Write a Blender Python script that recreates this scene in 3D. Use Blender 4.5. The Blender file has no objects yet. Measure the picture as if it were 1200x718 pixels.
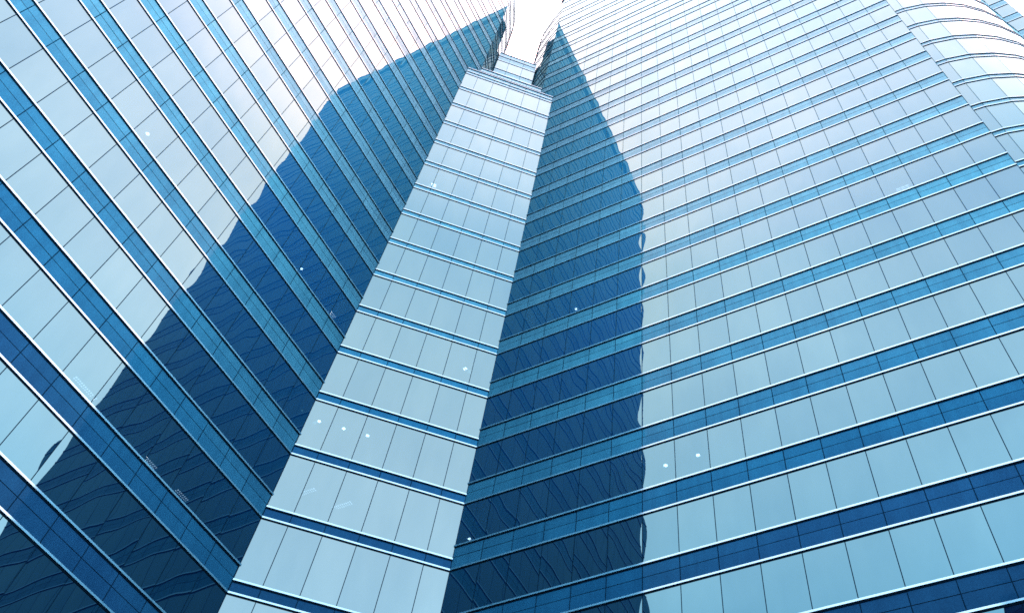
import bpy, math, random
import numpy as np
from mathutils import Vector, Matrix
random.seed(11)
D = bpy.data
scene = bpy.context.scene
COL = scene.collection
H = 3.9              # storey height in metres; plan dimensions below are given in storeys
EYE = 1.6            # camera height
Z0 = 5.8523          # height above the eye of storey line 0
def W(x, y, z):      # storey units (camera at origin, z counted from storey line 0) -> metres, ground at 0
    return Vector((x*H, y*H, (z + Z0)*H + EYE))

# ------------------------------------------------------------------ camera
CW, CHT = 1200.0, 718.0
F_PX, CX, CY = 1101.08, 650.79, 374.56
YAW, PITCH, ROLL = math.radians(-32.76), math.radians(56.08), math.radians(7.76)
fwd = np.array([math.sin(YAW)*math.cos(PITCH), math.cos(YAW)*math.cos(PITCH), math.sin(PITCH)])
r0 = np.array([math.cos(YAW), -math.sin(YAW), 0.0]); u0 = np.cross(r0, fwd)
rgt = math.cos(ROLL)*r0 + math.sin(ROLL)*u0
upv = -math.sin(ROLL)*r0 + math.cos(ROLL)*u0
cd = D.cameras.new('camera'); cam = D.objects.new('camera', cd); COL.objects.link(cam)
m = Matrix(((rgt[0], upv[0], -fwd[0], 0), (rgt[1], upv[1], -fwd[1], 0), (rgt[2], upv[2], -fwd[2], EYE), (0, 0, 0, 1)))
cam.matrix_world = m
cd.sensor_fit = 'HORIZONTAL'; cd.sensor_width = 36.0; cd.lens = 36.0*F_PX/CW
cd.shift_x = -(CX - CW/2)/CW; cd.shift_y = (CY - CHT/2)/CW
cd.clip_start = 0.1; cd.clip_end = 20000
scene.camera = cam
def px(p):           # storey point -> photo pixel, used only to choose which panes become objects of their own
    p = np.asarray(p, float) + (0, 0, Z0); z = p @ fwd
    if z < 0.2: return None
    return (CX + F_PX*(p @ rgt)/z, CY - F_PX*(p @ upv)/z)

# ------------------------------------------------------------------ materials
def mat(name):
    mt = D.materials.new(name); mt.use_nodes = True
    nt = mt.node_tree; nt.nodes.clear()
    out = nt.nodes.new('ShaderNodeOutputMaterial')
    return mt, nt, out
def N(nt, t, **kw):
    n = nt.nodes.new(t)
    for k, v in kw.items(): setattr(n, k, v)
    return n
def schlick(nt, f0, f90, power=5.0):
    g = N(nt, 'ShaderNodeNewGeometry')
    d = N(nt, 'ShaderNodeVectorMath', operation='DOT_PRODUCT')
    nt.links.new(g.outputs['Normal'], d.inputs[0]); nt.links.new(g.outputs['Incoming'], d.inputs[1])
    a = N(nt, 'ShaderNodeMath', operation='ABSOLUTE'); nt.links.new(d.outputs['Value'], a.inputs[0])
    s = N(nt, 'ShaderNodeMath', operation='SUBTRACT', use_clamp=True); s.inputs[0].default_value = 1; nt.links.new(a.outputs[0], s.inputs[1])
    p = N(nt, 'ShaderNodeMath', operation='POWER', use_clamp=True); nt.links.new(s.outputs[0], p.inputs[0]); p.inputs[1].default_value = power
    mx = N(nt, 'ShaderNodeMix', data_type='RGBA'); nt.links.new(p.outputs[0], mx.inputs['Factor'])
    mx.inputs['A'].default_value = (*f0, 1); mx.inputs['B'].default_value = (*f90, 1)
    return mx.outputs['Result'], p.outputs[0]
def noise(nt, scale, detail=3, rough=.55, coord='Object', stretch=None):
    tc = N(nt, 'ShaderNodeTexCoord'); n = N(nt, 'ShaderNodeTexNoise')
    n.inputs['Scale'].default_value = scale; n.inputs['Detail'].default_value = detail; n.inputs['Roughness'].default_value = rough
    src = tc.outputs[coord]
    if stretch:
        mp = N(nt, 'ShaderNodeMapping'); mp.inputs['Scale'].default_value = stretch; nt.links.new(src, mp.inputs['Vector']); src = mp.outputs['Vector']
    nt.links.new(src, n.inputs['Vector'])
    return n.outputs['Fac']
def ramp(nt, fac, stops):
    r = N(nt, 'ShaderNodeValToRGB'); nt.links.new(fac, r.inputs['Fac'])
    e = r.color_ramp.elements
    while len(e) < len(stops): e.new(.5)
    for i, (p, c) in enumerate(stops): e[i].position = p; e[i].color = (*c, 1)
    return r.outputs['Color']
def mulc(nt, a, b):
    mx = N(nt, 'ShaderNodeMix', data_type='RGBA', blend_type='MULTIPLY'); mx.inputs['Factor'].default_value = 1
    for s, v in (('A', a), ('B', b)):
        if isinstance(v, tuple): mx.inputs[s].default_value = (*v, 1)
        else: nt.links.new(v, mx.inputs[s])
    return mx.outputs['Result']

def facing(nt, stops):       # angle-dependent reflectance: 0 = seen square on, 1 = grazing
    f = schlick(nt, (0, 0, 0), (1, 1, 1), 1.0)[1]
    return ramp(nt, f, stops)
def tint(g, r, b): return (g*r, g, g*b)
GLASS_R = [(0, (0.01407, 0.04222, 0.06000)), (0.2, (0.01556, 0.04593, 0.06296)), (0.35, (0.02074, 0.05259, 0.06519)), (0.5, (0.02407, 0.04889, 0.04444)), (0.64, (0.03778, 0.06370, 0.05333)), (0.72, (0.04444, 0.07407, 0.06519)), (0.88, (0.09630, 0.14815, 0.16296)), (1, (0.20741, 0.33333, 0.37037))]
GLASS_BODY = [(0, (0.00007, 0.00059, 0.00444)), (0.2, (0.00007, 0.00081, 0.00667)), (0.35, (0.00015, 0.00370, 0.01778)), (0.5, (0.00022, 0.01630, 0.06519)), (0.64, (0.00148, 0.03704, 0.09037)), (0.75, (0.00444, 0.04889, 0.09630)), (0.88, (0.01333, 0.06667, 0.11111)), (1, (0.02963, 0.08889, 0.12593))]
STONE_SOFT = [(0, (0.00000, 0.00148, 0.00519)), (0.2, (0.00022, 0.00459, 0.01481)), (0.28, (0.00067, 0.01037, 0.03259)), (0.35, (0.0016, 0.0290, 0.0660)), (0.5, (0.00889, 0.06815, 0.11259)), (0.64, (0.01926, 0.07704, 0.12148)), (0.72, (0.03111, 0.08296, 0.11852)), (1, (0.07407, 0.14815, 0.14815))]
STONE_SHARP = [(0, (0.00000, 0.00074, 0.00148)), (0.2, (0.00030, 0.00111, 0.00222)), (0.35, (0.00052, 0.00148, 0.00222)), (0.5, (0.00296, 0.00296, 0.00296)), (0.64, (0.01333, 0.02074, 0.01778)), (0.72, (0.02074, 0.03259, 0.03259)), (1, (0.18519, 0.33333, 0.37037))]
JOINT_SOFT = [(0, (0.00000, 0.00037, 0.00148)), (0.35, (0.00022, 0.00222, 0.00667)), (0.5, (0.00074, 0.00741, 0.01630)), (0.64, (0.00667, 0.02815, 0.03852)), (0.75, (0.01926, 0.04889, 0.05926)), (1, (0.04444, 0.07407, 0.07407))]
BAY_R = [(0, (0.03378, 0.06460, 0.07980)), (0.2, (0.03656, 0.06889, 0.08248)), (0.35, (0.02945, 0.06364, 0.07236)), (0.5, (0.02335, 0.05084, 0.04267)), (0.64, (0.03778, 0.06370, 0.05333)), (0.72, (0.04444, 0.07407, 0.06519)), (0.88, (0.09630, 0.14815, 0.16296)), (1, (0.20741, 0.33333, 0.37037))]     # corner block: a brighter sky reflection is put into the glass colour
def glass_mat(name, through=None, refl=GLASS_R):
    mt, nt, out = mat(name)
    # faint film of dust and rain streaks modulates the coating a little
    d = ramp(nt, noise(nt, 1.0, 5, .6, stretch=(1.3, 1.3, .35)), [(.3, (.92, .945, .96)), (.7, (1, 1, 1))])
    gl = N(nt, 'ShaderNodeBsdfGlossy'); gl.inputs['Roughness'].default_value = 0.0
    oi = N(nt, 'ShaderNodeObjectInfo'); ge = N(nt, 'ShaderNodeNewGeometry'); sm = N(nt, 'ShaderNodeMath', operation='ADD')
    nt.links.new(oi.outputs['Random'], sm.inputs[0]); nt.links.new(ge.outputs['Random Per Island'], sm.inputs[1])
    fr = N(nt, 'ShaderNodeMath', operation='FRACT'); nt.links.new(sm.outputs[0], fr.inputs[0])
    pv = ramp(nt, fr.outputs[0], [(0, (.93, .95, .965)), (.5, (1, 1, 1)), (1, (1.05, 1.035, 1.025))])
    nt.links.new(mulc(nt, mulc(nt, facing(nt, refl), d), pv), gl.inputs['Color'])
    b = N(nt, 'ShaderNodeBsdfGlossy'); b.inputs['Roughness'].default_value = .55   # the coating's own blue scatter
    nt.links.new(facing(nt, GLASS_BODY), b.inputs['Color'])
    if through:
        tr = N(nt, 'ShaderNodeBsdfTransparent'); tr.inputs['Color'].default_value = (*through, 1)
        a2 = N(nt, 'ShaderNodeAddShader'); nt.links.new(b.outputs[0], a2.inputs[0]); nt.links.new(tr.outputs[0], a2.inputs[1]); b = a2
    ad = N(nt, 'ShaderNodeAddShader'); nt.links.new(gl.outputs[0], ad.inputs[0]); nt.links.new(b.outputs[0], ad.inputs[1])
    nt.links.new(ad.outputs[0], out.inputs['Surface'])
    return mt
def stone_mat(name, base):
    mt, nt, out = mat(name)
    sp = ramp(nt, noise(nt, 15.0, 4, .75), [(.30, (.72, .76, .80)), (.5, (.98, .98, .98)), (.72, (1.28, 1.24, 1.2))])
    cl = ramp(nt, noise(nt, .45, 4, .6), [(.3, (.86, .88, .90)), (.7, (1.12, 1.1, 1.08))])
    st = ramp(nt, noise(nt, 2.2, 3, .5, stretch=(1.5, 1.5, .12)), [(.35, (.88, .9, .92)), (.6, (1.04, 1.03, 1.03))])
    g = N(nt, 'ShaderNodeNewGeometry')
    isl = ramp(nt, g.outputs['Random Per Island'], [(0, (.92, .93, .94)), (1, (1.08, 1.07, 1.06))])
    tex = mulc(nt, mulc(nt, mulc(nt, sp, cl), st), isl)
    df = N(nt, 'ShaderNodeBsdfDiffuse'); nt.links.new(mulc(nt, base, tex), df.inputs['Color'])
    g1 = N(nt, 'ShaderNodeBsdfGlossy'); g1.inputs['Roughness'].default_value = .55
    nt.links.new(mulc(nt, facing(nt, STONE_SOFT), tex), g1.inputs['Color'])
    g2 = N(nt, 'ShaderNodeBsdfGlossy'); g2.inputs['Roughness'].default_value = .03
    nt.links.new(mulc(nt, facing(nt, STONE_SHARP), isl), g2.inputs['Color'])
    ad = N(nt, 'ShaderNodeAddShader'); nt.links.new(df.outputs[0], ad.inputs[0]); nt.links.new(g1.outputs[0], ad.inputs[1])
    ae = N(nt, 'ShaderNodeAddShader'); nt.links.new(ad.outputs[0], ae.inputs[0]); nt.links.new(g2.outputs[0], ae.inputs[1])
    nt.links.new(ae.outputs[0], out.inputs['Surface'])
    return mt
def joint_mat(name, base):
    mt, nt, out = mat(name)
    v = ramp(nt, noise(nt, 3.0, 3), [(.3, (.8, .8, .8)), (.7, (1.15, 1.15, 1.15))])
    df = N(nt, 'ShaderNodeBsdfDiffuse'); nt.links.new(mulc(nt, base, v), df.inputs['Color'])
    g1 = N(nt, 'ShaderNodeBsdfGlossy'); g1.inputs['Roughness'].default_value = .6
    nt.links.new(mulc(nt, facing(nt, JOINT_SOFT), v), g1.inputs['Color'])
    ad = N(nt, 'ShaderNodeAddShader'); nt.links.new(df.outputs[0], ad.inputs[0]); nt.links.new(g1.outputs[0], ad.inputs[1])
    nt.links.new(ad.outputs[0], out.inputs['Surface'])
    return mt
def metal_mat(name, sharp, soft):
    mt, nt, out = mat(name)
    v = ramp(nt, noise(nt, 1.6, 4), [(.3, (.86, .88, .90)), (.7, (1, 1, 1))])
    gl = N(nt, 'ShaderNodeBsdfGlossy'); gl.inputs['Roughness'].default_value = .06; nt.links.new(mulc(nt, sharp, v), gl.inputs['Color'])
    df = N(nt, 'ShaderNodeBsdfGlossy'); df.inputs['Roughness'].default_value = .5; nt.links.new(mulc(nt, soft, v), df.inputs['Color'])
    ad = N(nt, 'ShaderNodeAddShader'); nt.links.new(df.outputs[0], ad.inputs[0]); nt.links.new(gl.outputs[0], ad.inputs[1])
    nt.links.new(ad.outputs[0], out.inputs['Surface'])
    return mt
def plain_mat(name, col, var=.2, scale=1.0, rough=.8):
    mt, nt, out = mat(name)
    v = ramp(nt, noise(nt, scale, 5), [(.3, (1-var,)*3), (.7, (1+var,)*3)])
    b = N(nt, 'ShaderNodeBsdfPrincipled'); nt.links.new(mulc(nt, col, v), b.inputs['Base Color']); b.inputs['Roughness'].default_value = rough
    b.inputs['Specular IOR Level'].default_value = .2
    nt.links.new(b.outputs[0], out.inputs['Surface'])
    return mt
def emit_mat(name, col, s):
    mt, nt, out = mat(name)
    v = ramp(nt, noise(nt, 3.0, 2), [(.2, (.9, .9, .9)), (.8, (1, 1, 1))])
    e = N(nt, 'ShaderNodeEmission'); nt.links.new(mulc(nt, col, v), e.inputs['Color']); e.inputs['Strength'].default_value = s
    nt.links.new(e.outputs[0], out.inputs['Surface'])
    return mt

M_GLASS = glass_mat('coated_blue_glass')
M_CLEAR = glass_mat('coated_blue_glass_lamp_lit_room', (.016, .024, .032))
M_BAY = glass_mat('bay_glass_sky_brightened', None, BAY_R)
M_BAY_CLEAR = glass_mat('bay_glass_sky_brightened_lamp_lit_room', (.016, .024, .032), BAY_R)
M_STONE = stone_mat('polished_blue_granite', (.0012, .011, .030))
M_TRIM = metal_mat('satin_metal', (.060, .086, .094), (.020, .090, .158))
M_BLACK = joint_mat('under_trim_shade', (.0003, .0015, .003))  # near-black for the shade line below ledges and copings, put into colour
M_JOINT = joint_mat('dark_joint', (.0004, .004, .011))
M_LOUVRE = plain_mat('dark_louvre_metal', (.0005, .005, .018), .2, 2, .6)
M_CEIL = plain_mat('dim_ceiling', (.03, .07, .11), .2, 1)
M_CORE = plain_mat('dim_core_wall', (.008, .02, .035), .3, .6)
M_ROOF = plain_mat('roof_membrane', (.2, .24, .28), .2, .3)
M_CONC = plain_mat('rear_cladding', (.05, .11, .17), .2, .2)
M_GROUND = plain_mat('plaza_paving', (.03, .05, .07), .25, .15)
M_LAMP = emit_mat('lamp_diffuser', (.9, .97, 1.0), 55.0)
M_TUBE = emit_mat('tube_glow', (.85, .95, 1.0), 13.0)
M_FAR = plain_mat('opposite_cladding', (.02, .05, .085), .25, .2)

# ------------------------------------------------------------------ mesh helpers
class MB:
    def __init__(s): s.v = []; s.f = []; s.mi = []; s.nrm = None
    def add(s, vs, fs, mi=0):
        o = len(s.v); s.v += [tuple(v) for v in vs]; s.f += [tuple(i+o for i in f) for f in fs]; s.mi += [mi]*len(fs)
    def box(s, c, ex, ey, ez, mi=0):   # centre and half axes
        c, ex, ey, ez = map(Vector, (c, ex, ey, ez)); P = [c+a*ex+b*ey+d*ez for d in (-1, 1) for b in (-1, 1) for a in (-1, 1)]
        s.add(P, [(0,2,3,1), (4,5,7,6), (0,1,5,4), (2,6,7,3), (0,4,6,2), (1,3,7,5)], mi)
    def build(s, name, mats, parent=None, base=Vector((0, 0, 0))):
        me = D.meshes.new(name)
        me.from_pydata([(v[0]-base[0], v[1]-base[1], v[2]-base[2]) for v in s.v], [], s.f)
        for mt in (mats if isinstance(mats, (list, tuple)) else [mats]): me.materials.append(mt)
        me.polygons.foreach_set('material_index', s.mi)
        if s.nrm is not None:
            me.polygons.foreach_set('use_smooth', [True]*len(s.f))
            me.normals_split_custom_set_from_vertices([tuple(n) for n in s.nrm])
        me.update()
        o = D.objects.new(name, me); COL.objects.link(o)
        if parent is not None: o.parent = parent
        return o

def seg_n(A, B):
    dx, dy = B[0]-A[0], B[1]-A[1]; l = math.hypot(dx, dy); return (dy/l, -dx/l)
def offset(pts, d):
    out = []; n = len(pts)
    for i, P in enumerate(pts):
        ns = []
        if i > 0: ns.append(seg_n(pts[i-1], P))
        if i < n-1: ns.append(seg_n(P, pts[i+1]))
        if len(ns) == 1: q = ns[0]; k = 1
        else:
            q = (ns[0][0]+ns[1][0], ns[0][1]+ns[1][1]); l = math.hypot(*q); q = (q[0]/l, q[1]/l); k = 1/max(.4, q[0]*ns[0][0]+q[1]*ns[0][1])
        out.append((P[0]+q[0]*d*k, P[1]+q[1]*d*k))
    return out
def sweep(mb, pts, prof, mi=0):   # closed profile [(d, z)...], all in storeys
    rings = [offset(pts, d) for d, z in prof]; n, mth = len(prof), len(pts); vs = []
    for i in range(mth):
        for j, (d, z) in enumerate(prof): vs.append(W(rings[j][i][0], rings[j][i][1], z))
    fs = []
    for i in range(mth-1):
        for j in range(n):
            k = (j+1) % n; fs.append((i*n+j, i*n+k, (i+1)*n+k, (i+1)*n+j))
    fs.append(tuple(range(n-1, -1, -1))); fs.append(tuple((mth-1)*n+j for j in range(n)))
    mb.add(vs, fs, mi)
def rect(d0, d1, z0, z1): return [(d0, z0), (d1, z0), (d1, z1), (d0, z1)]

GAP = .0042          # half joint width
def pane_geo(mb, A, B, z0, z1, warp, n):
    """slightly bowed and tilted sheet of glass between plan points A and B"""
    nx, ny = seg_n(A, B); L = math.hypot(B[0]-A[0], B[1]-A[1]); tx, ty = (B[0]-A[0])/L, (B[1]-A[1])/L
    w, h = L*H, (z1-z0)*H; a1, a2, a3, ta, tb = warp; vs = []; ns = []
    pi = math.pi
    for j in range(n+1):
        for i in range(n+1):
            u, v = i/n, j/n; su, sv, s2u, s2v = math.sin(pi*u), math.sin(pi*v), math.sin(2*pi*u), math.sin(2*pi*v)
            d = a1*su*sv + a2*s2u*sv + a3*su*s2v + ta*(u-.5)*w + tb*(v-.5)*h
            du = (a1*math.cos(pi*u)*sv*pi + a2*2*pi*math.cos(2*pi*u)*sv + a3*pi*math.cos(pi*u)*s2v)/w + ta
            dv = (a1*su*math.cos(pi*v)*pi + a2*s2u*math.cos(pi*v)*pi + a3*su*2*pi*math.cos(2*pi*v))/h + tb
            p = W(A[0]+(B[0]-A[0])*u, A[1]+(B[1]-A[1])*u, z0+(z1-z0)*v); p.x += nx*d; p.y += ny*d
            vs.append(p)
            nv = Vector((nx - tx*du, ny - ty*du, -dv)).normalized(); ns.append(nv)
    fs = [(j*(n+1)+i, j*(n+1)+i+1, (j+1)*(n+1)+i+1, (j+1)*(n+1)+i) for j in range(n) for i in range(n)]
    mb.add(vs, fs)
    mb.nrm = (mb.nrm or []) + ns
def warp_rand():
    g = random.gauss
    return (g(.0016, .0010), g(0, .0006), g(0, .0007), g(0, .0009), g(0, .0008))

LAMPS = [(-6.440, 5.047, 2.748), (-6.404, 5.417, 3), (-6.182, 5.634, 3), (-2.590, 6.669, 2), (-2.206, 6.665, 2), (-3.941, 6.654, 6), (-5.215, 6.866, 2),
         (-6.788, 1.375, 4), (-6.794, 3.991, 5), (-5.536, 6.431, 5), (-6.437, 5.265, 1.725), (-6.419, 5.805, 2), (-7.05, 2.772, 1), (-7.089, 3.795, 1),
         (-7.075, 4.291, 1), (-6.824, 4.789, 5), (.951, 6.659, 6), (-6.435, 5.255, 9.76)]
def lit_room(A, B, z0, z1):      # rooms with a lamp on: lamp within arm's reach behind this pane, ceiling just above it
    mx, my = (A[0]+B[0])/2, (A[1]+B[1])/2; n = seg_n(A, B); t = (-n[1], n[0])
    for x, y, k in LAMPS:
        dx, dy = x-mx, y-my; back = -(dx*n[0]+dy*n[1]); side = abs(dx*t[0]+dy*t[1])
        if .05 < back < .75 and side < .62 and abs(k-z1) < .3: return True
    return False

class Tower:
    def __init__(s, name, label, cat, base, group=None):
        s.base = Vector((base[0]*H, base[1]*H, 0))
        e = D.objects.new(name, None); COL.objects.link(e); e.location = s.base; e.empty_display_size = 2
        e['label'] = label; e['category'] = cat
        if group: e['group'] = group
        s.root = e; s.panes = []
    def part(s, mb, name, mats, parent=None): return mb.build(name, mats, parent or s.root, s.base)
    def slab(s, mb, poly, z0, z1, mi=0):
        n = len(poly); vs = [W(x, y, z0) for x, y in poly]+[W(x, y, z1) for x, y in poly]
        fs = [tuple(range(n-1, -1, -1)), tuple(range(n, 2*n))]+[(i, (i+1) % n, n+(i+1) % n, n+i) for i in range(n)]
        mb.add(vs, fs, mi)
    def run(s, pts, cuts, ks, zoff=0.0, rows=2, inset=.8, skin=True, slabs=True):
        """one stretch of curtain wall: pts plan polyline, cuts = pane edges per segment (distance along it), ks = floor numbers"""
        top = .374 if rows == 2 else .186
        k0, k1 = ks[0], ks[-1]
        segs = list(zip(pts[:-1], pts[1:]))
        def at(i, t):
            A, B = segs[i]; l = math.hypot(B[0]-A[0], B[1]-A[1]); return (A[0]+(B[0]-A[0])*t/l, A[1]+(B[1]-A[1])*t/l)
        for k in ks:
            z = k+zoff
            mb = MB()
            sweep(mb, pts, rect(-.045, -.012, z+.004, z+top-.004), 1)          # backing seen in the joints
            zz = [(z+.028, z+.1895), (z+.1965, z+top-.03)] if rows == 2 else [(z+.028, z+top-.03)]
            for i in range(len(segs)):
                for t0, t1 in zip(cuts[i][:-1], cuts[i][1:]):
                    A, B = at(i, t0+GAP*.9), at(i, t1-GAP*.9); nx, ny = seg_n(A, B)
                    for a, b in zz:
                        tl = random.gauss(0, .0006)
                        P = [W(A[0]-nx*.002, A[1]-ny*.002, a), W(B[0]-nx*.002, B[1]-ny*.002, a), W(B[0]-nx*(.002+tl), B[1]-ny*(.002+tl), b), W(A[0]-nx*(.002+tl), A[1]-ny*(.002+tl), b)]
                        mb.add(P, [(0, 1, 2, 3)], 0)
            band = s.part(mb, 'spandrel_band', [M_STONE, M_JOINT])
            for name, za, zb in (('head_trim', z+.004, z+.025), ('sill_trim', z+top-.026, z+top-.005)):
                t = MB(); sweep(t, pts, rect(-.03, .012, za, zb), 0)
                sweep(t, pts, rect(-.03, .004, za-.0165, za-.001), 1)  # dark strip drawn in as the shade under the ledge
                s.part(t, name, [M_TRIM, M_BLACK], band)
            if slabs:
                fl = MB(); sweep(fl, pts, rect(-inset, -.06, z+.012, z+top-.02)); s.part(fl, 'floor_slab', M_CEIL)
            for i in range(len(segs)):
                for t0, t1 in zip(cuts[i][:-1], cuts[i][1:]):
                    if k < k1: s.panes.append((at(i, t0+GAP), at(i, t1-GAP), z+top, z+1-.016))
        # mullions: the dark silicone joints, one per line, running the full height
        za, zb = k0+zoff, k1+zoff+.004
        for i in range(len(segs)):
            nx, ny = seg_n(*segs[i]); tx, ty = -ny, nx
            for t in (cuts[i] if i == len(segs)-1 else cuts[i][:-1]):
                P = at(i, t); mu = MB(); hw = .0046
                c = W(P[0]-nx*.025, P[1]-ny*.025, (za+zb)/2)
                mu.box(c, (tx*hw*H, ty*hw*H, 0), (nx*.0235*H, ny*.0235*H, 0), (0, 0, (zb-za)/2*H)); s.part(mu, 'mullion', M_JOINT)
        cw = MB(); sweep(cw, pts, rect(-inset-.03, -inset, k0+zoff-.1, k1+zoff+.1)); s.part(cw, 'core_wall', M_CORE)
    def finish(s, glass=None, clear=None):
        glass = glass or M_GLASS; clear = clear or M_CLEAR
        sc = []
        for (A, B, z0, z1) in s.panes:
            q = [px((A[0], A[1], z0)), px((B[0], B[1], z0)), px((B[0], B[1], z1)), px((A[0], A[1], z1))]
            n = seg_n(A, B); facing = -(n[0]*A[0]+n[1]*A[1]) > 0
            if None in q or not facing: sc.append(0); continue
            cx = sum(p[0] for p in q)/4; cy = sum(p[1] for p in q)/4
            ar = abs(sum(q[i][0]*q[(i+1) % 4][1]-q[(i+1) % 4][0]*q[i][1] for i in range(4)))/2
            sc.append(ar if -15 < cx < 1215 and -15 < cy < 733 else 0)
        order = sorted(range(len(sc)), key=lambda i: -sc[i]); rest = MB()
        for r, i in enumerate(order):
            A, B, z0, z1 = s.panes[i]
            if r < 100 and sc[i] > 0:
                mb = MB(); pane_geo(mb, A, B, z0, z1, warp_rand(), 8); s.part(mb, 'window_pane', clear if lit_room(A, B, z0, z1) else glass)
            elif lit_room(A, B, z0, z1):
                mb = MB(); pane_geo(mb, A, B, z0, z1, warp_rand(), 8); s.part(mb, 'window_pane', clear)
            else: pane_geo(rest, A, B, z0, z1, warp_rand(), 6)
        if rest.v:
            o = s.part(rest, 'window_panes', glass); o['kind'] = 'stuff'

# ------------------------------------------------------------------ plan
Cx, Cy = -6.473, 6.3496                       # meeting point of the two flat fronts, hidden in the corner
def mir(p): return (Cx-(p[1]-Cy), Cy-(p[0]-Cx))   # the two towers mirror each other about the corner's diagonal
S0, S1 = -5.377, 2.173
corner_R = [(-7.28, 8.85), (-7.25, 8.35), (-7.12, 7.86), (-6.88, 7.42), (-6.54, 7.06), (-6.2, 6.76), (-5.78, 6.53), (S0, Cy)]
BC, BR = (2.151, 9.246), 2.42
bow_R = [(BC[0]+BR*math.cos(math.radians(-90.48+8.83*i)), BC[1]+BR*math.sin(math.radians(-90.48+8.83*i))) for i in range(11)]
def seglen(p): return [math.hypot(b[0]-a[0], b[1]-a[1]) for a, b in zip(p[:-1], p[1:])]
def one(p): return [[0, l] for l in seglen(p)]
def lv(t, pts, z0, z1, step=.055):            # a band of dark louvre blades
    mb = MB(); z = z0
    sweep(mb, pts, rect(-.06, -.04, z0, z1))
    while z < z1-.02:
        sweep(mb, pts, [(-.04, z+.03), (-.002, z), (-.002, z+.007), (-.04, z+.037)]); z += step
    t.part(mb, 'louvre_band', M_LOUVRE)
def parapet(t, pts, z0, z1, lip=.02):
    mb = MB(); sweep(mb, pts, rect(-.05, 0, z0, z1)); p = t.part(mb, 'parapet', M_STONE)
    c = MB(); sweep(c, pts, rect(-.08, lip, z1, z1+.03)); t.part(c, 'coping', M_TRIM, p)

KB = -6
def make_tower(label, right):
    f = (lambda P: list(P)) if right else (lambda P: [mir(p) for p in reversed(P)])
    base = (0, 9) if right else mir((0, 9))
    t = Tower('office_tower', label, 'office tower', base, 'twin glass towers')
    # flat front
    if right:
        A, B = (S0, Cy), (S1, Cy); n = 20; w = .3775; L = S1-S0; cuts = [L-w*i for i in range(n, 0, -1)]+[L]; cuts[0] = 0
    else:
        A, B = (Cx, -2.38), (Cx, Cy-(S0-Cx)); L = B[1]-A[1]; cuts = [0]+[L-.3700*i for i in range(20, -1, -1)]
    t.run([A, B], [cuts], list(range(KB, 27)))
    lv(t, [A, B], 26.38, 27.0)
    parapet(t, [A, B], 27.0, 27.52)
    # rounded corner beside the gap
    c = f(corner_R); t.run(c, one(c), list(range(KB, 24)), inset=.45)
    parapet(t, c, 23.40, 23.78, .003); parapet(t, c, 23.82, 24.17, .003)
    # return and bowed front beyond the flat one
    r = f([(S1-.013, Cy+.05), (S1-.013, 6.815)]); mb = MB(); sweep(mb, r, rect(-.25, -.004, KB, 27.5)); t.part(mb, 'return_wall', M_STONE)
    bw = f(bow_R); t.run(bw, one(bw), list(range(KB, 27)), zoff=-.248, rows=1, inset=.7)
    parapet(t, bw, 26.0, 26.6)
    e = f([(4.50, 9.13), (5.17, 9.13)]); t.run(e, one(e), list(range(KB, 27)), zoff=-.285, inset=.4)
    parapet(t, e, 26.0, 26.6)
    # blind flanks and rear, roof
    back = f([(5.17, 9.15), (5.17, 13.5), (-7.28, 13.5), (-7.28, 8.87)])
    mb = MB(); sweep(mb, back, rect(-.1, 0, -Z0-EYE/H, 27.4)); t.part(mb, 'rear_wall', M_CONC)
    poly = [(-6.9, 13.4), (-6.9, 9.0), (-6.6, 7.6), (-5.9, 6.85), (S0, Cy+.06), (S1-.05, Cy+.06), (S1-.05, 7.0), (3.2, 7.4), (4.2, 8.6), (5.1, 9.25), (5.1, 13.4)]
    mb = MB(); t.slab(mb, f(poly), 27.2, 27.3); t.part(mb, 'roof', M_ROOF)
    cr = [(-6.9, 9.0), (-7.1, 8.4), (-6.95, 7.9), (-6.7, 7.5), (-6.4, 7.15), (-6.05, 6.87), (-5.6, 6.6), (S0+.02, 6.55), (S0+.02, 9.0)]
    mb = MB(); t.slab(mb, f(cr), 24.02, 24.1); t.part(mb, 'roof', M_ROOF)
    ew = f([(S0+.012, 9.0), (S0+.012, Cy+.01)]); mb = MB(); sweep(mb, ew, rect(-.1, 0, 24.2, 27.5)); t.part(mb, 'end_wall', M_STONE)
    t.finish()
    return t
T_R = make_tower('right-hand glass tower with a bowed bay beyond the far end of its flat front', True)
T_L = make_tower('left-hand glass tower whose stone bands slope steeply down to the corner block', False)

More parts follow.
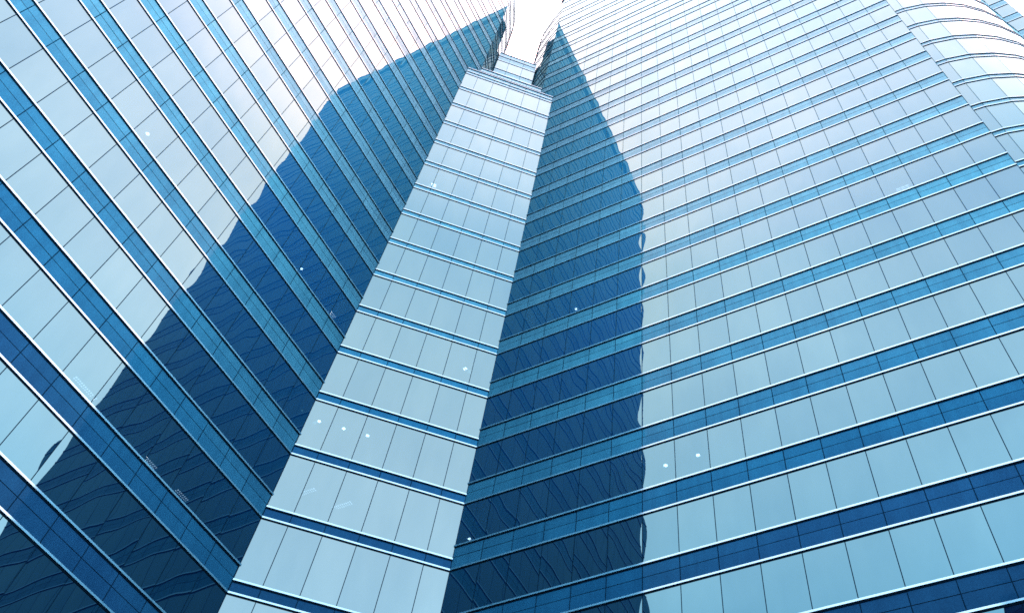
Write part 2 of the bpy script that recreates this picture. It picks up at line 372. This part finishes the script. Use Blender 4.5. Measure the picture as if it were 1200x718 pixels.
# ------------------------------------------------------------------ stepped link block across the corner
P_L, P_R = (Cx, 4.888), (-4.996, Cy)
LK = Tower('link_building', 'narrow glass block with a stepped top standing across the corner between the two towers', 'office building', (-6.0, 6.0))
t_ = ((P_R[0]-P_L[0])/2.0777, (P_R[1]-P_L[1])/2.0777); n_ = (t_[1], -t_[0])
def bp(sv, back): return (P_L[0]+t_[0]*sv-n_[0]*back, P_L[1]+t_[1]*sv-n_[1]*back)
LK.run([P_L, P_R], [[0, .292, .6655, 1.039, 1.4145, 1.7855, 2.0777]], list(range(KB, 16)), rows=1, inset=.66)
def cap(pts, z0, z1, mid=None, cutsx=None):
    mb = MB(); sweep(mb, pts, rect(-.05, -.012, z0, z1), 1)
    zz = [(z0, z1)] if mid is None else [(z0, mid-.0025), (mid+.0025, z1)]
    L = seglen(pts)[0]; cu = cutsx or [0, L]
    for a, b in zip(cu[:-1], cu[1:]):
        tx, ty = (pts[1][0]-pts[0][0])/L, (pts[1][1]-pts[0][1])/L; nx, ny = seg_n(*pts)
        for q0, q1 in zz:
            A = (pts[0][0]+tx*(a+.004)-nx*.002, pts[0][1]+ty*(a+.004)-ny*.002); B = (pts[0][0]+tx*(b-.004)-nx*.002, pts[0][1]+ty*(b-.004)-ny*.002)
            mb.add([W(*A, q0), W(*B, q0), W(*B, q1), W(*A, q1)], [(0, 1, 2, 3)], 0)
    p = LK.part(mb, 'parapet', [M_STONE, M_JOINT])
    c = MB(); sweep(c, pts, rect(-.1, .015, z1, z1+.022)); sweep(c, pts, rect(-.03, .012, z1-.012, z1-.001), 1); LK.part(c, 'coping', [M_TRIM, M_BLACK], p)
cap([P_L, P_R], 15.188, 15.355, cutsx=[0, .292, .6655, 1.039, 1.4145, 1.7855, 2.0777])
mb = MB(); LK.slab(mb, [bp(0, .06), bp(2.0777, .06), bp(2.0777, .9), bp(0, .9)], 15.24, 15.3); LK.part(mb, 'roof', M_ROOF)
p2 = [bp(.248, .274), bp(1.797, .274)]; c2 = [0, .417, .791, 1.166, 1.549]
LK.run(p2, [c2], [15, 16], rows=1, inset=.4)
cap(p2, 16.188, 16.355, cutsx=c2)
mb = MB(); LK.slab(mb, [bp(.3, .33), bp(1.75, .33), bp(1.75, 1.3), bp(.3, 1.3)], 16.24, 16.3); LK.part(mb, 'roof', M_ROOF)
p3 = [bp(.50, .88), bp(1.552, .88)]; c3 = [0, .318, .706, 1.052]
LK.run(p3, [c3], [16, 17, 18, 19], rows=2, inset=.5)
cap(p3, 19.376, 19.61, cutsx=c3)
mb = MB(); LK.slab(mb, [bp(.5, .94), bp(1.55, .94), bp(1.55, 2.2), bp(.5, 2.2)], 19.44, 19.5); LK.part(mb, 'roof', M_ROOF)
for sv in (.5, 1.5):
    mb = MB(); LK.slab(mb, [bp(sv, .95), bp(sv+.05, .95), bp(sv+.05, 2.2), bp(sv, 2.2)], 15.3, 19.45); LK.part(mb, 'side_wall', M_CONC)
LK.finish(M_BAY, M_BAY_CLEAR)

# ------------------------------------------------------------------ ceiling lamps seen through the glass
def tag(o, label, cat, group=None):
    o['label'] = label; o['category'] = cat
    if group: o['group'] = group
def lathe_disc(mb, c, r, z0, z1, n=20, mi=0):
    vs = [(c[0]+r*math.cos(2*math.pi*i/n), c[1]+r*math.sin(2*math.pi*i/n), z) for z in (z0, z1) for i in range(n)]
    mb.add(vs, [tuple(range(n-1, -1, -1)), tuple(range(n, 2*n))]+[(i, (i+1) % n, n+(i+1) % n, n+i) for i in range(n)], mi)
def downlight(x, y, k, label, r=.022, drop=0):
    p = W(x, y, k+.006)
    e = D.objects.new('ceiling_light', None); COL.objects.link(e); e.location = p; tag(e, label, 'ceiling light', 'round lamps in the office ceilings')
    mb = MB(); lathe_disc(mb, (0, 0), r*H*1.12, -.012, .02); 
    if drop: mb.box((0, 0, .02+drop*H/2), (.01, 0, 0), (0, .01, 0), (0, 0, drop*H/2))   # hung on a rod
    mb.build('lamp_ring', M_TRIM, e)
    mb = MB(); lathe_disc(mb, (0, 0), r*H, -.02, -.013); mb.build('diffuser', M_LAMP, e)
B_ = 'round lit lamp behind the corner block glass, '
downlight(-6.440, 5.047, 2.748, B_+'leftmost of the row of three', drop=.25)
downlight(-6.404, 5.417, 3, B_+'middle one of the row of three')
downlight(-6.182, 5.634, 3, B_+'rightmost of the row of three')
downlight(-2.590, 6.669, 2, 'round lit lamp beside the dark reflection on the right tower, left of the pair')
downlight(-2.206, 6.665, 2, 'round lit lamp beside the dark reflection on the right tower, right of the pair')
downlight(-3.941, 6.654, 6, 'small lit lamp halfway up inside the dark reflection on the right tower', .018)
downlight(-5.215, 6.866, 2, 'lit lamp low in the dark reflection on the right tower, beside the corner block', .018)
downlight(-6.788, 1.375, 4, 'round lit lamp behind bright glass near the upper left of the left tower', .021)
downlight(-6.794, 3.991, 5, 'small lit lamp inside the dark reflection on the left tower', .018)
def troffer(x, y, k, ang, L, wd, label, bars=8, m=None, drop=0):
    p = W(x, y, k+.006)
    e = D.objects.new('strip_light', None); COL.objects.link(e); e.location = p; e.rotation_euler = (0, 0, ang); tag(e, label, 'ceiling light', 'strip lamps in the office ceilings')
    mb = MB()
    for s in (-1, 1): mb.box((0, s*wd/2, -.01), (L/2, 0, 0), (0, .012, 0), (0, 0, .03)); mb.box((s*L/2, 0, -.01), (.012, 0, 0), (0, wd/2, 0), (0, 0, .03))
    if drop: mb.box((0, 0, .03+drop*H/2), (.012, 0, 0), (0, .012, 0), (0, 0, drop*H/2))   # hung on a rod
    mb.build('housing', M_LOUVRE, e)
    mb = MB(); mb.box((0, 0, .005), (L/2-.02, 0, 0), (0, wd/2-.02, 0), (0, 0, .01)); mb.build('diffuser', m or M_TUBE, e)
    mb = MB()
    for i in range(1, bars): mb.box((-L/2+L*i/bars, 0, -.03), (.016, 0, 0), (0, wd/2-.012, 0), (0, 0, .02))
    mb.box((0, 0, -.03), (L/2, 0, 0), (0, .014, 0), (0, 0, .012)); mb.build('louvre_grid', M_LOUVRE, e)
Q = math.pi/4
troffer(-5.536, 6.451-.02, 5, Q+.75, .62, .26, 'bright white strip lamp behind the right edge of the corner block glass', 3, M_LAMP)
troffer(-6.437, 5.265, 1.725, Q-.78, 1.2, .26, 'faint gridded strip lamp low in the corner block, left of two', 12, None, .26)
troffer(-6.439+.02, 5.805, 2, Q-.78, 1.5, .28, 'faint gridded strip lamp low in the corner block, right of two', 14)
troffer(-7.05, 2.772, 1, Q*2, 1.2, .26, 'faint gridded strip lamp in bright glass low on the left tower', 12)
troffer(-7.089, 3.795, 1, Q*2, .7, .26, 'dim gridded lamp low in the dark reflection on the left tower, upper of two', 7)
troffer(-7.075, 4.291, 1, Q*2, .7, .26, 'dim gridded lamp low in the dark reflection on the left tower, lower of two', 7)
troffer(-6.824, 4.789, 5, Q*2, .55, .26, 'dim gridded lamp in the dark reflection beside the upper corner block', 6)
troffer(.951, 6.659, 6, 0, .7, .2, 'pale strip lamp behind bright glass high on the right tower', 3)
troffer(-6.435, 5.255, 9.76, Q, .4, .3, 'white lamp behind the upper left of the corner block glass', 2, M_LAMP, .22)

# ------------------------------------------------------------------ block across the plaza, seen only as the dark reflection low on the right
ox0, ox1, oy, otop = .90, 9.0, -20.0, 19.3
e = D.objects.new('opposite_building', None); COL.objects.link(e); e.location = W(ox0, oy, 0); e.location.z = 0
tag(e, 'dark office block across the plaza, mirrored at the lower right corner of the glass', 'office building')
def obp(mb, name, mt): return mb.build(name, mt, e, e.location)
mb = MB(); c = W((ox0+ox1)/2, oy-2, 0); c.z = W(0, 0, otop).z/2
mb.box(c, ((ox1-ox0)/2*H, 0, 0), (0, 1.98*H, 0), (0, 0, c.z)); obp(mb, 'wall', M_FAR)
for k in range(-5, 19):
    mb = MB(); c = W((ox0+ox1)/2, oy+.0, k+.6); mb.box(c, ((ox1-ox0)/2*H-.5, 0, 0), (0, .1, 0), (0, 0, .32*H)); obp(mb, 'window_band', M_LOUVRE)
mb = MB(); c = W((ox0+ox1)/2, oy-2, otop+.05); mb.box(c, ((ox1-ox0)/2*H+.3, 0, 0), (0, 2.05*H, 0), (0, 0, .05*H)); obp(mb, 'roof', M_ROOF)

# ------------------------------------------------------------------ ground
mb = MB(); mb.add([(-6000, -6000, 0), (6000, -6000, 0), (6000, 6000, 0), (-6000, 6000, 0)], [(0, 1, 2, 3)])
g = mb.build('ground', M_GROUND); g['kind'] = 'structure'; g['label'] = 'paved plaza below the towers'

# ------------------------------------------------------------------ daylight
SUN_EL, SUN_AZ = math.radians(21), math.radians(115)
w = D.worlds.new('World'); scene.world = w; w.use_nodes = True
nt = w.node_tree; nt.nodes.clear()
out = N(nt, 'ShaderNodeOutputWorld')
sky = N(nt, 'ShaderNodeTexSky'); sky.sky_type = 'NISHITA'; sky.sun_disc = False; sky.sun_elevation = SUN_EL; sky.sun_rotation = SUN_AZ
b1 = N(nt, 'ShaderNodeBackground'); nt.links.new(sky.outputs[0], b1.inputs['Color']); b1.inputs['Strength'].default_value = .1
tc = N(nt, 'ShaderNodeTexCoord'); sx = N(nt, 'ShaderNodeSeparateXYZ'); nt.links.new(tc.outputs['Generated'], sx.inputs[0])
lum = ramp(nt, sx.outputs['Z'], [(0, (.10, .12, .14)), (.42, (.38, .385, .385)), (.60, (.385, .39, .385)), (.755, (.50, .405, .375)), (.857, (.54, .402, .338)), (.927, (.80, .465, .40)), (.962, (.84, .51, .465)), (1, (.64, .58, .55))])
flat = N(nt, 'ShaderNodeVectorMath', operation='MULTIPLY'); nt.links.new(tc.outputs['Generated'], flat.inputs[0]); flat.inputs[1].default_value = (1, 1, 0)
unit = N(nt, 'ShaderNodeVectorMath', operation='NORMALIZE'); nt.links.new(flat.outputs[0], unit.inputs[0])
sdot = N(nt, 'ShaderNodeVectorMath', operation='DOT_PRODUCT'); nt.links.new(unit.outputs[0], sdot.inputs[0]); sdot.inputs[1].default_value = (.966, .259, 0)
side = ramp(nt, sdot.outputs['Value'], [(.0, (.49, .445, .465)), (.72, (.49, .445, .465)), (.95, (.93, .655, .63)), (1, (.95, .66, .63))])   # the overcast is brighter and whiter to the east
cn = N(nt, 'ShaderNodeTexNoise'); cn.inputs['Scale'].default_value = 2.3; cn.inputs['Detail'].default_value = 5; cn.inputs['Roughness'].default_value = .5
nt.links.new(tc.outputs['Generated'], cn.inputs['Vector'])
cl = ramp(nt, cn.outputs['Fac'], [(.30, (.84, .86, .87)), (.50, (1, 1, 1)), (.68, (1.20, 1.18, 1.17))])
b2 = N(nt, 'ShaderNodeBackground'); nt.links.new(mulc(nt, mulc(nt, lum, cl), side), b2.inputs['Color']); b2.inputs['Strength'].default_value = 54.0
mx = N(nt, 'ShaderNodeMixShader'); mx.inputs[0].default_value = .96
nt.links.new(b1.outputs[0], mx.inputs[1]); nt.links.new(b2.outputs[0], mx.inputs[2]); nt.links.new(mx.outputs[0], out.inputs['Surface'])
sd = D.lights.new('sun', 'SUN'); sd.energy = .8; sd.angle = math.radians(11); sd.color = (1, .96, .9)
so = D.objects.new('sun', sd); COL.objects.link(so); so.location = (60, -40, 120)
dirv = Vector((math.sin(SUN_AZ)*math.cos(SUN_EL), math.cos(SUN_AZ)*math.cos(SUN_EL), math.sin(SUN_EL)))
so.rotation_euler = dirv.to_track_quat('Z', 'Y').to_euler()

# ------------------------------------------------------------------ render settings
scene.render.engine = 'CYCLES'
scene.view_settings.view_transform = 'Standard'; scene.view_settings.look = 'None'; scene.view_settings.exposure = 0; scene.view_settings.gamma = 1
scene.cycles.max_bounces = 14; scene.cycles.glossy_bounces = 8; scene.cycles.transparent_max_bounces = 12; scene.cycles.diffuse_bounces = 3
scene.cycles.sample_clamp_indirect = 12
scene.cycles.use_denoising = False
scene.cycles.filter_width = 1.6
